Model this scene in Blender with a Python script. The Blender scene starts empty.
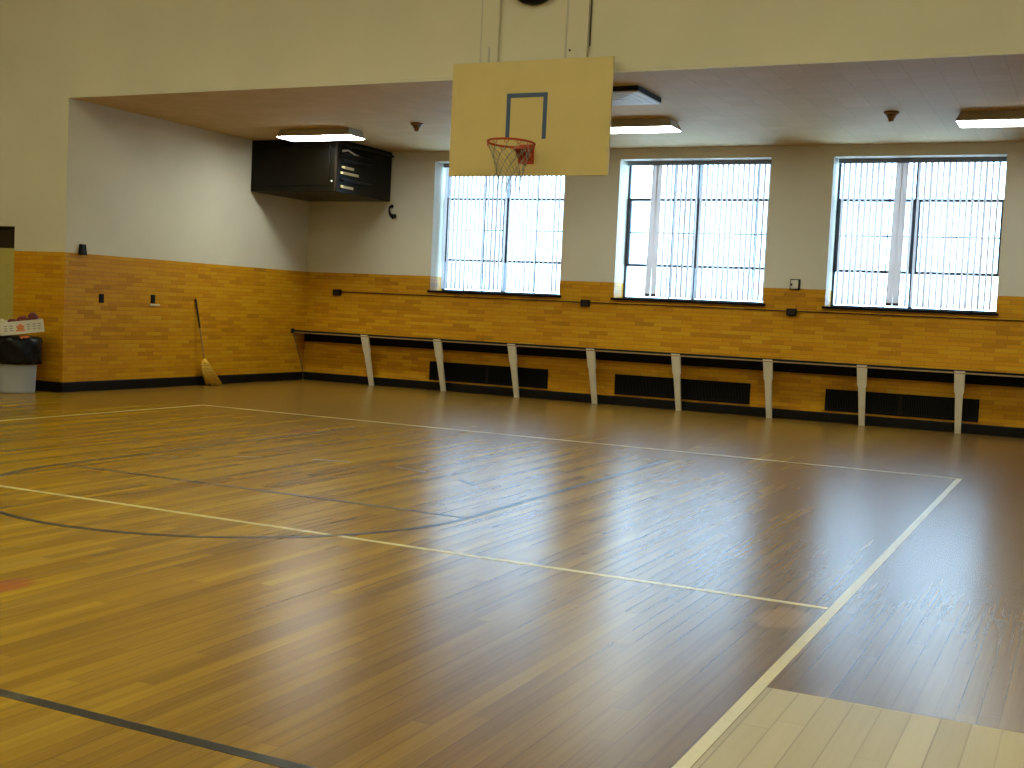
import bpy, bmesh, math, random
from mathutils import Vector, Matrix, Euler, Quaternion
random.seed(4)
SC = bpy.context.scene
COL = SC.collection

# ------------------------------------------------------------------ camera, sky, exposure
H_CAM = 1.3715
cam_d = bpy.data.cameras.new('camera')
cam = bpy.data.objects.new('camera', cam_d)
COL.objects.link(cam)
yaw, pitch, roll = (math.radians(a) for a in (-25.7557, -3.5808, 2.6662))
fwd = Vector((math.sin(yaw)*math.cos(pitch), math.cos(yaw)*math.cos(pitch), math.sin(pitch)))
rt = Vector((math.cos(yaw), -math.sin(yaw), 0))
up = rt.cross(fwd)
R_ = rt*math.cos(roll) + up*math.sin(roll)
U_ = -rt*math.sin(roll) + up*math.cos(roll)
M_ = Matrix((R_, U_, -fwd)).transposed().to_4x4()
M_.translation = (0, 0, H_CAM)
cam.matrix_world = M_
cam_d.sensor_width = 36.0
cam_d.lens = 36.0*1203.7/1024
cam_d.clip_start = 0.02
cam_d.clip_end = 300
SC.camera = cam

SC.view_settings.view_transform = 'Standard'
SC.view_settings.look = 'None'
SC.view_settings.gamma = 1.0
SC.view_settings.use_curve_mapping = False
SC.view_settings.exposure = 0.0
SC.cycles.max_bounces = 10
SC.cycles.diffuse_bounces = 6
SC.cycles.glossy_bounces = 4
SC.cycles.transparent_max_bounces = 16
SC.cycles.sample_clamp_indirect = 10.0
SC.cycles.caustics_reflective = False
SC.cycles.caustics_refractive = False

SKY = 12.5            # bright overcast sky outside the windows
HALL = 64.0          # hall ceiling lamps
ALC = 33.0           # alcove lamps
HALL_COL = (0.98, 1.0, 0.65, 1)
ALC_COL = (0.94, 1.0, 0.90, 1)
w = bpy.data.worlds.new('overcast_sky')
SC.world = w
w.use_nodes = True
bg = w.node_tree.nodes['Background']
bg.inputs[0].default_value = (0.46, 0.72, 1.0, 1)
bg.inputs[1].default_value = SKY

# ------------------------------------------------------------------ measured places (metres)
XL = -12.142      # alcove left wall
YB = 11.609       # face of the front wall / beam
YD = 16.939       # window wall
ZB = 3.821        # alcove ceiling
ZW = 1.834        # top of the brick
ZH = 7.0          # hall ceiling
X0, X1 = -17.0, 5.0
Y0 = -6.0

# ------------------------------------------------------------------ node helpers
class NT:
    def __init__(s, name):
        s.m = bpy.data.materials.new(name)
        s.m.use_nodes = True
        s.t = s.m.node_tree
        s.b = s.t.nodes['Principled BSDF']
        s.out = s.t.nodes['Material Output']
    def n(s, typ, **kw):
        x = s.t.nodes.new(typ)
        for k, v in kw.items():
            setattr(x, k, v)
        return x
    def l(s, a, b):
        s.t.links.new(a, b)
    def put(s, sock, v):
        if hasattr(v, 'links'):
            s.l(v, sock)
        else:
            sock.default_value = v
    def math(s, op, a, b=0.0, c=None):
        x = s.n('ShaderNodeMath', operation=op)
        s.put(x.inputs[0], a)
        s.put(x.inputs[1], b)
        if c is not None:
            s.put(x.inputs[2], c)
        return x.outputs[0]
    def xyz(s):
        tc = s.n('ShaderNodeTexCoord')
        sp = s.n('ShaderNodeSeparateXYZ')
        s.l(tc.outputs['Object'], sp.inputs[0])
        return tc.outputs['Object'], sp.outputs[0], sp.outputs[1], sp.outputs[2]
    def comb(s, x, y, z=0.0):
        c = s.n('ShaderNodeCombineXYZ')
        for i, v in enumerate((x, y, z)):
            s.put(c.inputs[i], v)
        return c.outputs[0]
    def noise(s, vec, scale, detail=3.0, rough=0.5):
        x = s.n('ShaderNodeTexNoise')
        s.l(vec, x.inputs['Vector'])
        x.inputs['Scale'].default_value = scale
        x.inputs['Detail'].default_value = detail
        x.inputs['Roughness'].default_value = rough
        return x.outputs['Fac']
    def white(s, vec):
        x = s.n('ShaderNodeTexWhiteNoise', noise_dimensions='3D')
        s.l(vec, x.inputs['Vector'])
        return x.outputs['Value']
    def ramp(s, fac, stops, interp='LINEAR'):
        x = s.n('ShaderNodeValToRGB')
        x.color_ramp.interpolation = interp
        e = x.color_ramp.elements
        while len(e) < len(stops):
            e.new(0.5)
        for i, (p, c) in enumerate(stops):
            e[i].position = p
            e[i].color = (*c, 1) if len(c) == 3 else c
        s.put(x.inputs[0], fac)
        return x.outputs[0]
    def mix(s, fac, a, b, mode='MIX'):
        x = s.n('ShaderNodeMix', data_type='RGBA', blend_type=mode)
        s.put(x.inputs[0], fac)
        s.put(x.inputs[6], a if hasattr(a, 'links') else (*a, 1))
        s.put(x.inputs[7], b if hasattr(b, 'links') else (*b, 1))
        return x.outputs[2]
    def remap(s, v, a, b, c=0.0, d=1.0, smooth=True):
        x = s.n('ShaderNodeMapRange', interpolation_type='SMOOTHSTEP' if smooth else 'LINEAR')
        for i, k in enumerate((v, a, b, c, d)):
            s.put(x.inputs[i], k)
        return x.outputs[0]
    def bump(s, h, strength=0.3, dist=0.01):
        x = s.n('ShaderNodeBump')
        x.inputs['Strength'].default_value = strength
        x.inputs['Distance'].default_value = dist
        s.l(h, x.inputs['Height'])
        s.l(x.outputs[0], s.b.inputs['Normal'])
    def fin(s, col, rough=0.5, spec=0.5, metal=0.0):
        s.put(s.b.inputs['Base Color'], col if hasattr(col, 'links') else (*col, 1))
        s.put(s.b.inputs['Roughness'], rough)
        s.put(s.b.inputs['Specular IOR Level'], spec)
        s.put(s.b.inputs['Metallic'], metal)
        return s.m

def plain(name, col, rough=0.5, spec=0.5, metal=0.0, var=0.12, scale=6.0):
    n = NT(name)
    v, *_ = n.xyz()
    f = n.noise(v, scale, 4.0, 0.6)
    c = n.mix(f, tuple(k*(1-var) for k in col), tuple(min(1, k*(1+var)) for k in col))
    return n.fin(c, rough, spec, metal)

def emit(name, col, strength):
    n = NT(name)
    v, *_ = n.xyz()
    e = n.n('ShaderNodeEmission')
    e.inputs[0].default_value = col
    e.inputs[1].default_value = strength
    n.l(e.outputs[0], n.out.inputs[0])
    return n.m

# ------------------------------------------------------------------ floor wood
def wood_floor(name, width, length, tones, patchy=True, rough=(0.24, 0.36), spec=0.5, seam=0.42):
    n = NT(name)
    v, x, y, z = n.xyz()
    row = n.math('FLOOR', n.math('DIVIDE', x, width))
    off = n.white(n.comb(row, 3.7, 1.0))
    yy = n.math('DIVIDE', n.math('ADD', y, n.math('MULTIPLY', off, length*3)), length)
    seg = n.math('FLOOR', yy)
    rnd = n.white(n.comb(row, seg, 5.0))
    grain = n.noise(n.comb(n.math('MULTIPLY', x, 42.0), n.math('MULTIPLY', y, 1.2), rnd), 1.0, 3.0, 0.55)
    # neighbouring strips weather alike: noise that is constant across a strip and drawn out along it
    streak = n.noise(n.comb(n.math('MULTIPLY', row, 0.47), n.math('MULTIPLY', y, 0.50), 0.3), 1.0, 3.0, 0.6)
    val = n.math('ADD', n.math('MULTIPLY', rnd, 0.24), n.math('ADD', n.math('MULTIPLY', grain, 0.30), n.math('MULTIPLY', streak, 0.54)))
    col = n.ramp(val, tones)
    if patchy:
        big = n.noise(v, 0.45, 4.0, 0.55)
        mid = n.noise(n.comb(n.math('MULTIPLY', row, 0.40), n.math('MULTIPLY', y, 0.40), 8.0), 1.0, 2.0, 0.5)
        # loose grimy worn patches; far baseline and right side also carry painted-in reflection tone
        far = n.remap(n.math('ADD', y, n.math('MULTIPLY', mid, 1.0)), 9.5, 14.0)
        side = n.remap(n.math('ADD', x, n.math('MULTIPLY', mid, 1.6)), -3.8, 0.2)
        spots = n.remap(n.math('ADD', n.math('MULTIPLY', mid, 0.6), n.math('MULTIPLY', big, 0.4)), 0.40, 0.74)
        wear_reflect = n.math('MAXIMUM', n.math('MULTIPLY', spots, 0.34), n.math('MAXIMUM', n.math('MULTIPLY', far, 0.50), n.math('MULTIPLY', side, 0.85)))
        grime_reflect = n.mix(grain, (0.095, 0.050, 0.022), (0.170, 0.096, 0.045))
        col = n.mix(wear_reflect, col, grime_reflect)
        # bare rubbed spots beside the right side line
        dx = n.math('SUBTRACT', x, -1.22); dy = n.math('SUBTRACT', y, 5.52)
        d = n.math('ADD', n.math('MULTIPLY', n.math('MULTIPLY', dx, dx), 40.0), n.math('MULTIPLY', n.math('MULTIPLY', dy, dy), 14.0))
        bare = n.remap(n.math('ADD', d, n.math('MULTIPLY', mid, 1.6)), 1.0, 1.5, 1.0, 0.0)
        col = n.mix(n.math('MULTIPLY', bare, 0.7), col, (0.30, 0.17, 0.06))
        # faded red paint marks
        for (rx, ry) in ((-7.36, 10.25), (-4.42, 3.87)):
            ex = n.math('SUBTRACT', x, rx); ey = n.math('SUBTRACT', y, ry)
            dd = n.math('ADD', n.math('MULTIPLY', n.math('MULTIPLY', ex, ex), 50.0), n.math('MULTIPLY', n.math('MULTIPLY', ey, ey), 14.0))
            rm = n.remap(n.math('ADD', dd, n.math('MULTIPLY', grain, 1.4)), 0.9, 1.5, 1.0, 0.0)
            col = n.mix(n.math('MULTIPLY', rm, 0.5), col, (0.35, 0.03, 0.03))
    fx = n.math('FRACT', n.math('DIVIDE', x, width))
    fy = n.math('FRACT', yy)
    ex = n.math('LESS_THAN', fx, 0.055)
    ey = n.math('LESS_THAN', fy, 0.003/length)
    open_ = n.remap(n.white(n.comb(row, 9.0, 2.0)), 0.0, 1.0, 0.35, 1.0, False)
    gap = n.math('MULTIPLY', n.math('MAXIMUM', ex, ey), open_)
    col = n.mix(n.math('MULTIPLY', gap, 1.0-seam), col, (0.055, 0.032, 0.014))
    return n.fin(col, (rough[0]+rough[1])/2, spec)

# ------------------------------------------------------------------ glazed brick, paint, tiles
def brick(name):
    n = NT(name)
    v, x, y, z = n.xyz()
    L, Hh = 0.295, 0.0573
    u = n.math('ADD', x, y)
    row = n.math('FLOOR', n.math('DIVIDE', z, Hh))
    uu = n.math('ADD', n.math('DIVIDE', u, L), n.math('ADD', n.math('MULTIPLY', row, 0.5), n.math('MULTIPLY', n.white(n.comb(row, 2.0, 7.0)), 0.15)))
    col_i = n.math('FLOOR', uu)
    rnd = n.white(n.comb(col_i, row, 3.0))
    big = n.noise(v, 1.3, 3.0, 0.6)
    fine = n.noise(v, 30.0, 3.0, 0.6)
    val = n.math('ADD', n.math('MULTIPLY', rnd, 0.72), n.math('ADD', n.math('MULTIPLY', big, 0.22), n.math('MULTIPLY', fine, 0.18)))
    c = n.ramp(val, [(0.06, (0.17, 0.080, 0.010)), (0.19, (0.40, 0.170, 0.003)), (0.40, (0.51, 0.225, 0.003)),
                     (0.68, (0.55, 0.260, 0.004)), (0.92, (0.56, 0.295, 0.008)), (1.0, (0.54, 0.34, 0.06))])
    fz = n.math('FRACT', n.math('DIVIDE', z, Hh))
    fu = n.math('FRACT', uu)
    m = n.math('MAXIMUM', n.math('LESS_THAN', fz, 0.12), n.math('LESS_THAN', fu, 0.025))
    c = n.mix(n.math('MULTIPLY', m, 0.55), c, (0.22, 0.11, 0.02))
    n.bump(n.math('ADD', n.math('MULTIPLY', m, -1.0), n.math('MULTIPLY', rnd, 0.3)), 0.25, 0.004)
    return n.fin(c, n.remap(fine, 0.3, 0.7, 0.38, 0.55, False), 0.25)

def paint(name, col, rough=0.6):
    n = NT(name)
    v, x, y, z = n.xyz()
    big = n.noise(v, 0.7, 4.0, 0.55)
    fine = n.noise(v, 40.0, 3.0, 0.6)
    c = n.mix(n.remap(big, 0.3, 0.7), tuple(k*0.95 for k in col), tuple(min(1, k*1.04) for k in col))
    n.bump(fine, 0.08, 0.004)
    return n.fin(c, rough, 0.3)

def tiles(name):
    n = NT(name)
    v, x, y, z = n.xyz()
    T = 0.305
    a = n.math('DIVIDE', x, T); b = n.math('DIVIDE', y, T)
    rnd = n.white(n.comb(n.math('FLOOR', a), n.math('FLOOR', b), 1.0))
    fa = n.math('FRACT', a); fb = n.math('FRACT', b)
    m = n.math('MAXIMUM', n.math('LESS_THAN', fa, 0.025), n.math('LESS_THAN', fb, 0.025))
    pit = n.noise(v, 60.0, 2.0, 0.6)
    c = n.mix(rnd, (0.575, 0.42, 0.205), (0.625, 0.46, 0.232))
    c = n.mix(n.math('MULTIPLY', n.remap(pit, 0.58, 0.72), 0.25), c, (0.25, 0.22, 0.19))
    c = n.mix(n.math('MULTIPLY', m, 0.26), c, (0.17, 0.13, 0.09))
    n.bump(n.math('MULTIPLY', m, -1.0), 0.2, 0.004)
    return n.fin(c, 0.7, 0.2)

def worn_paint(name, col, amount=0.35, rough=0.32):
    """floor paint that is rubbed through in places, the boards showing"""
    n = NT(name)
    v, x, y, z = n.xyz()
    a = n.noise(v, 26.0, 5.0, 0.65)
    b = n.noise(v, 2.2, 3.0, 0.5)
    k = n.math('ADD', n.math('MULTIPLY', a, 0.6), n.math('MULTIPLY', b, 0.5))
    f = n.remap(k, 0.60-amount*0.35, 0.72-amount*0.2, 1.0, 1.0-amount)
    c = n.mix(a, tuple(q*0.82 for q in col), tuple(min(1, q*1.12) for q in col))
    n.fin(c, rough, 0.5)
    n.put(n.b.inputs['Alpha'], f)
    return n.m

MAT = {}
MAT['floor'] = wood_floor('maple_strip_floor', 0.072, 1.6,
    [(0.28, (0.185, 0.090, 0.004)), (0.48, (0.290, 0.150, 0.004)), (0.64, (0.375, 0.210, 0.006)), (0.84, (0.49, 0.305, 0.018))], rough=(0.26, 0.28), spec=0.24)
MAT['patch'] = wood_floor('bare_light_boards', 0.100, 1.7,
    [(0.15, (0.30, 0.225, 0.125)), (0.5, (0.38, 0.30, 0.175)), (0.9, (0.46, 0.37, 0.225))], patchy=False, rough=(0.34, 0.46), spec=0.3, seam=0.5)
MAT['brick'] = brick('ochre_glazed_brick')
MAT['paint'] = paint('cream_wall_paint', (0.60, 0.565, 0.455))
MAT['tile'] = tiles('ceiling_tile')
MAT['black'] = plain('black_paint', (0.0050, 0.0042, 0.0032), 0.55, 0.15, var=0.3)
MAT['baseboard'] = plain('black_baseboard', (0.0060, 0.0050, 0.0040), 0.5, 0.15, var=0.3)
MAT['iron'] = plain('black_iron', (0.010, 0.008, 0.006), 0.5, 0.25, 0.0, 0.35)
MAT['steel'] = plain('dark_window_steel', (0.050, 0.056, 0.070), 0.5, 0.4)
MAT['rail'] = plain('grey_blind_rail', (0.16, 0.17, 0.19), 0.45)
MAT['housing'] = plain('lamp_housing', (0.46, 0.44, 0.41), 0.5)
MAT['board'] = plain('cream_backboard', (0.60, 0.475, 0.20), 0.5, 0.35, var=0.08, scale=3)
MAT['tape'] = plain('blue_tape', (0.030, 0.070, 0.165), 0.5)
MAT['red'] = plain('orange_red_rim', (0.46, 0.055, 0.016), 0.4)
MAT['net'] = plain('grey_net_cord', (0.33, 0.31, 0.26), 0.8)
MAT['post'] = plain('off_white_post', (0.70, 0.66, 0.52), 0.5, var=0.1, scale=9)
MAT['tan'] = plain('varnished_tan_wood', (0.30, 0.20, 0.085), 0.45, var=0.25, scale=12)
MAT['casing'] = plain('dark_brown_enamel', (0.0060, 0.0042, 0.0016), 0.34, 0.16, var=0.4, scale=2)
MAT['vane'] = plain('cream_vane', (0.50, 0.42, 0.22), 0.45)
MAT['olive'] = plain('olive_door', (0.42, 0.37, 0.10), 0.5)
MAT['dark_wood'] = plain('dark_wood', (0.020, 0.012, 0.005), 0.5, 0.2)
MAT['can'] = plain('grey_plastic', (0.34, 0.37, 0.40), 0.5)
MAT['bag'] = plain('black_bag', (0.004, 0.004, 0.0045), 0.30, 0.25)
MAT['card'] = plain('white_cardboard', (0.60, 0.57, 0.46), 0.7)
MAT['ink'] = plain('grey_ink', (0.30, 0.29, 0.25), 0.8)
MAT['orange'] = plain('orange_print', (0.62, 0.17, 0.04), 0.6)
MAT['maroon'] = plain('maroon_wrap', (0.13, 0.016, 0.018), 0.5, var=0.4)
MAT['pale'] = plain('pale_paper', (0.55, 0.50, 0.34), 0.7)
MAT['brown'] = plain('dark_brown', (0.06, 0.03, 0.015), 0.5)
MAT['straw'] = plain('broom_straw', (0.78, 0.50, 0.055), 0.7, var=0.3, scale=40)
MAT['stick'] = plain('broom_stick', (0.27, 0.13, 0.03), 0.5)
MAT['sensor'] = plain('brown_sensor', (0.20, 0.105, 0.04), 0.5)
MAT['white'] = plain('white_metal', (0.62, 0.62, 0.60), 0.5)
MAT['twine'] = plain('grey_twine', (0.16, 0.12, 0.07), 0.7)
MAT['lens'] = emit('lit_diffuser', ALC_COL, ALC)
MAT['hall_lens'] = emit('lit_hall_diffuser', HALL_COL, HALL)
MAT['yellow_line'] = worn_paint('yellow_floor_paint', (0.60, 0.50, 0.20), 0.06)
MAT['pale_line'] = worn_paint('pale_floor_paint', (0.58, 0.49, 0.27), 0.10)
MAT['dark_line'] = worn_paint('dark_floor_paint', (0.022, 0.021, 0.024), 0.12)
MAT['faint_line'] = worn_paint('faded_dark_paint', (0.030, 0.026, 0.026), 0.25)

MAT['scuff'] = worn_paint('scuffed_pale_paint', (0.55, 0.50, 0.38), 0.9)

def glass_mat():
    n = NT('window_glass')
    n.xyz()
    tr = n.n('ShaderNodeBsdfTransparent')
    tr.inputs[0].default_value = (0.95, 0.98, 0.98, 1)
    gl = n.n('ShaderNodeBsdfGlossy')
    gl.inputs['Roughness'].default_value = 0.05
    mx = n.n('ShaderNodeMixShader')
    mx.inputs[0].default_value = 0.06
    n.l(tr.outputs[0], mx.inputs[1]); n.l(gl.outputs[0], mx.inputs[2])
    n.l(mx.outputs[0], n.out.inputs[0])
    return n.m
def slat_mat():
    n = NT('blind_fabric')
    v, x, y, z = n.xyz()
    f = n.noise(n.comb(n.math('MULTIPLY', x, 90.0), n.math('MULTIPLY', z, 3.0)), 1.0, 2.0)
    c = n.mix(f, (0.66, 0.585, 0.55), (0.73, 0.655, 0.62))
    d = n.n('ShaderNodeBsdfDiffuse'); t = n.n('ShaderNodeBsdfTranslucent'); mx = n.n('ShaderNodeMixShader')
    n.l(c, d.inputs[0]); n.l(c, t.inputs[0])
    mx.inputs[0].default_value = 0.43
    n.l(d.outputs[0], mx.inputs[1]); n.l(t.outputs[0], mx.inputs[2])
    n.l(mx.outputs[0], n.out.inputs[0])
    return n.m
MAT['glass'] = glass_mat()
MAT['slat'] = slat_mat()

# ------------------------------------------------------------------ mesh helpers
class MB:
    def __init__(s):
        s.bm = bmesh.new()
    def _add(s, t, mi=0, mat=None):
        if mat is not None:
            bmesh.ops.transform(t, matrix=mat, verts=t.verts)
        for f in t.faces:
            f.material_index = mi
        me = bpy.data.meshes.new('_t')
        t.to_mesh(me); t.free()
        s.bm.from_mesh(me)
        bpy.data.meshes.remove(me)
    def box(s, x0, x1, y0, y1, z0, z1, mi=0, bev=0.0, mat=None):
        t = bmesh.new()
        bmesh.ops.create_cube(t, size=1.0)
        bmesh.ops.scale(t, vec=(x1-x0, y1-y0, z1-z0), verts=t.verts)
        bmesh.ops.translate(t, vec=((x0+x1)/2, (y0+y1)/2, (z0+z1)/2), verts=t.verts)
        if bev:
            bmesh.ops.bevel(t, geom=list(t.edges), offset=bev, segments=2, affect='EDGES', profile=0.5)
        s._add(t, mi, mat)
        return s
    def prism(s, pts, axis, a, b, mi=0, bev=0.0, mat=None):
        """2-D outline pts extruded along an axis from a to b"""
        t = bmesh.new()
        def P(p, q):
            return {'x': (q, p[0], p[1]), 'y': (p[0], q, p[1]), 'z': (p[0], p[1], q)}[axis]
        v0 = [t.verts.new(P(p, a)) for p in pts]
        v1 = [t.verts.new(P(p, b)) for p in pts]
        n = len(pts)
        t.faces.new(v0); t.faces.new(v1[::-1])
        for i in range(n):
            t.faces.new((v0[i], v1[i], v1[(i+1) % n], v0[(i+1) % n]))
        bmesh.ops.recalc_face_normals(t, faces=t.faces)
        if bev:
            bmesh.ops.bevel(t, geom=list(t.edges), offset=bev, segments=2, affect='EDGES', profile=0.5)
        s._add(t, mi, mat)
        return s
    def hexa(s, lo, hi, mi=0, bev=0.0):
        """eight corners: four low, four high, same winding"""
        t = bmesh.new()
        a = [t.verts.new(p) for p in lo]; b = [t.verts.new(p) for p in hi]
        t.faces.new(a[::-1]); t.faces.new(b)
        for i in range(4):
            t.faces.new((a[i], a[(i+1) % 4], b[(i+1) % 4], b[i]))
        bmesh.ops.recalc_face_normals(t, faces=t.faces)
        if bev:
            bmesh.ops.bevel(t, geom=list(t.edges), offset=bev, segments=2, affect='EDGES', profile=0.5)
        s._add(t, mi)
        return s
    def tube(s, pts, r, n=8, closed=False, mi=0):
        pts = [Vector(p) for p in pts]
        rs = r if isinstance(r, (list, tuple)) else [r]*len(pts)
        t = bmesh.new()
        rings = []
        N = len(pts)
        prev = None
        for i, p in enumerate(pts):
            if closed:
                d = pts[(i+1) % N]-pts[i-1]
            else:
                d = pts[min(i+1, N-1)]-pts[max(i-1, 0)]
            d.normalize()
            a = prev - d*prev.dot(d) if prev is not None else d.orthogonal()
            if a.length < 1e-6:
                a = d.orthogonal()
            a.normalize(); prev = a
            b = d.cross(a)
            rings.append([t.verts.new(p + (a*math.cos(k*2*math.pi/n)+b*math.sin(k*2*math.pi/n))*rs[i]) for k in range(n)])
        for i in range(N if closed else N-1):
            A, B = rings[i], rings[(i+1) % N]
            for k in range(n):
                t.faces.new((A[k], A[(k+1) % n], B[(k+1) % n], B[k]))
        if not closed:
            t.faces.new(rings[0][::-1]); t.faces.new(rings[-1])
        bmesh.ops.recalc_face_normals(t, faces=t.faces)
        for f in t.faces:
            f.smooth = True
        s._add(t, mi)
        return s
    def lathe(s, prof, c=(0, 0, 0), n=32, mi=0, wob=None, mat=None):
        t = bmesh.new()
        rings = []
        for j, (r, z) in enumerate(prof):
            ring = []
            for k in range(n):
                a = 2*math.pi*k/n
                rr = r*(1 + (wob(j, a) if wob else 0))
                ring.append(t.verts.new((c[0]+rr*math.cos(a), c[1]+rr*math.sin(a), c[2]+z)))
            rings.append(ring)
        for A, B in zip(rings, rings[1:]):
            for k in range(n):
                t.faces.new((A[k], A[(k+1) % n], B[(k+1) % n], B[k]))
        t.faces.new(rings[0][::-1]); t.faces.new(rings[-1])
        bmesh.ops.recalc_face_normals(t, faces=t.faces)
        for f in t.faces:
            f.smooth = True
        s._add(t, mi, mat)
        return s
    def build(s, name, mats, parent=None, mat=None):
        if mat is not None:
            bmesh.ops.transform(s.bm, matrix=mat, verts=s.bm.verts)
        if parent is not None:
            bmesh.ops.translate(s.bm, vec=-Vector(base_of(parent)), verts=s.bm.verts)
        me = bpy.data.meshes.new(name)
        s.bm.to_mesh(me); s.bm.free()
        for m in (mats if isinstance(mats, (list, tuple)) else [mats]):
            me.materials.append(m)
        o = bpy.data.objects.new(name, me)
        COL.objects.link(o)
        if parent is not None:
            o.parent = parent
        return o

def base_of(o):
    while o.parent is not None:
        o = o.parent
    return tuple(o.location)

def tag(o, label=None, cat=None, group=None, kind=None):
    for k, v in (('label', label), ('category', cat), ('group', group), ('kind', kind)):
        if v:
            o[k] = v
    return o
def thing(name, loc, label, cat, group=None):
    o = bpy.data.objects.new(name, None)
    o.empty_display_size = 0.1
    COL.objects.link(o)
    o.location = loc
    return tag(o, label, cat, group)
def struct(name, mb, mats, label=None, parent=None):
    o = mb.build(name, mats, parent)
    if parent is None:
        o['kind'] = 'structure'
    if label:
        o['label'] = label
    return o
def dup(root, loc, label):
    r = root.copy(); COL.objects.link(r); r.location = loc; r['label'] = label
    for ch in list(root.children):
        c = ch.copy(); COL.objects.link(c); c.parent = r
        for g in list(ch.children):
            d = g.copy(); COL.objects.link(d); d.parent = c
    return r

# ================================================================== SETTING
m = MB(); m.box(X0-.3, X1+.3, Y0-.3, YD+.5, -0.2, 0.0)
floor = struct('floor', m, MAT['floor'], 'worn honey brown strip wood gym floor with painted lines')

# light replacement boards by the right-hand side line
m = MB(); m.box(-1.018, 2.6, 0.3, 4.424, 0.0, 0.0035)
o = m.build('floor_patch', MAT['patch'], floor); o['label'] = 'pale unvarnished board patch'
def line(name, x0, x1, y0, y1, mt, label, z=0.0012):
    q = MB(); q.box(x0, x1, y0, y1, 0.0, z)
    o = q.build(name, MAT[mt], floor); o['label'] = label
XR, XW = -1.047, -9.901
line('court_line', XW-.02, XR+.024, 11.718, 11.758, 'pale_line', 'pale painted baseline under the basket')
line('court_line', XR-.024, XR+.024, -2.0, 11.70, 'pale_line', 'pale yellow side line on the right')
line('court_line', XW-.02, XW+.02, -2.0, 11.70, 'yellow_line', 'yellow side line on the far left')
line('court_line', XW+.03, XR-.03, 5.822, 5.866, 'yellow_line', 'yellow line across the court')
line('court_line', -7.20, -3.57, 6.86, 6.90, 'dark_line', 'dark free throw line')
line('court_line', -7.20, -7.15, 6.92, 11.0, 'dark_line', 'dark left lane line')
line('court_line', -3.62, -3.57, 6.92, 10.9, 'dark_line', 'dark right lane line')
line('court_line', -9.0, -1.9, 2.835, 2.885, 'dark_line', 'broad dark line nearest the camera')
line('paint_scuff', -3.215, -3.115, 2.838, 2.882, 'scuff', 'pale scuffed bit of the broad dark line', 0.0018)
def arc(name, cx, cy, r, wd, a0, a1, mt, label, n=96):
    t = MB(); b = t.bm
    k = max(4, int(n*abs(a1-a0)/360))
    prev = None
    for i in range(k+1):
        a = math.radians(a0+(a1-a0)*i/k)
        ring = [b.verts.new((cx+rr*math.cos(a), cy+rr*math.sin(a), zz)) for rr, zz in ((r-wd/2, 0), (r-wd/2, .0012), (r+wd/2, .0012), (r+wd/2, 0))]
        if prev:
            for j in range(3):
                b.faces.new((prev[j], ring[j], ring[j+1], prev[j+1]))
        prev = ring
    bmesh.ops.recalc_face_normals(b, faces=b.faces)
    o = t.build(name, MAT[mt], floor); o['label'] = label
arc('court_arc', -5.385, 6.88, 1.79, 0.045, 181.2, 358.8, 'dark_line', 'dark half circle at the free throw line')
for a, b, mt in ((48, 58, 'faint_line'), (73, 84, 'dark_line'), (98.5, 110, 'dark_line'), (124, 132, 'dark_line'), (147, 156, 'faint_line')):
    arc('court_dash', -5.385, 6.88, 1.745, 0.035, a, b, mt, 'faded dash of the free throw circle')

# window wall with three deep openings
WZ0, WZ1 = 1.604, 3.662
WX = [(-9.718, -7.436), (-6.550, -4.284), (-3.416, -1.2055)]
m = MB()
YT = YD+0.5
m.box(XL-.3, X1+.3, YD, YT, -0.2, WZ0, 1)
m.box(XL-.3, X1+.3, YD, YT, WZ1, ZB+.4, 0)
edges = [XL-.3] + [e for wv in WX for e in wv] + [X1+.3]
for a, b in zip(edges[0::2], edges[1::2]):
    m.box(a, b, YD, YT, WZ0, ZW, 1)
    m.box(a, b, YD, YT, ZW, WZ1, 0)
struct('wall_back', m, [MAT['paint'], MAT['brick']], 'window wall, ochre brick below cream paint')
m = MB()
m.box(XL-.3, XL, YB+.3, YD, -0.2, ZW, 1); m.box(XL-.3, XL, YB+.3, YD, ZW, ZB+.4, 0)
struct('wall_left', m, [MAT['paint'], MAT['brick']], 'left wall of the alcove, ochre brick below cream paint')
# front wall: strip with the door at left, beam over the alcove mouth
DX0, DX1, DZ = -14.02, -13.062, 2.16
m = MB()
m.box(X0-.3, DX0, YB, YB+.3, -0.2, ZW, 1); m.box(X0-.3, DX0, YB, YB+.3, ZW, DZ, 0)
m.box(DX1, XL, YB, YB+.3, -0.2, ZW, 1); m.box(DX1, XL, YB, YB+.3, ZW, DZ, 0)
m.box(X0-.3, XL, YB, YB+.3, DZ, ZB, 0)
m.box(X0-.3, X1+.3, YB, YB+.02, ZB, ZH+.2, 0); m.box(X0-.3, X1+.3, YB+.02, YB+.3, ZB+.2, ZH+.2, 0); m.box(X0-.3, XL, YB+.02, YB+.3, ZB, ZB+.2, 0)
struct('wall_front', m, [MAT['paint'], MAT['brick']], 'cream wall and beam over the alcove opening')
m = MB(); m.box(X1, X1+.3, YB+.3, YD, -0.2, ZW, 1); m.box(X1, X1+.3, YB+.3, YD, ZW, ZB+.4, 0)
struct('wall_right', m, [MAT['paint'], MAT['brick']])
m = MB(); m.box(X0-.3, X0, Y0, YB, -0.2, ZW, 1); m.box(X0-.3, X0, Y0, YB, ZW, ZH+.2, 0)
struct('wall_hall_left', m, [MAT['paint'], MAT['brick']])
m = MB(); m.box(X1, X1+.3, Y0, YB, -0.2, ZW, 1); m.box(X1, X1+.3, Y0, YB, ZW, ZH+.2, 0)
struct('wall_hall_right', m, [MAT['paint'], MAT['brick']])
m = MB(); m.box(X0-.3, X1+.3, Y0-.3, Y0, -0.2, ZW, 1); m.box(X0-.3, X1+.3, Y0-.3, Y0, ZW, ZH+.2, 0)
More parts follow.
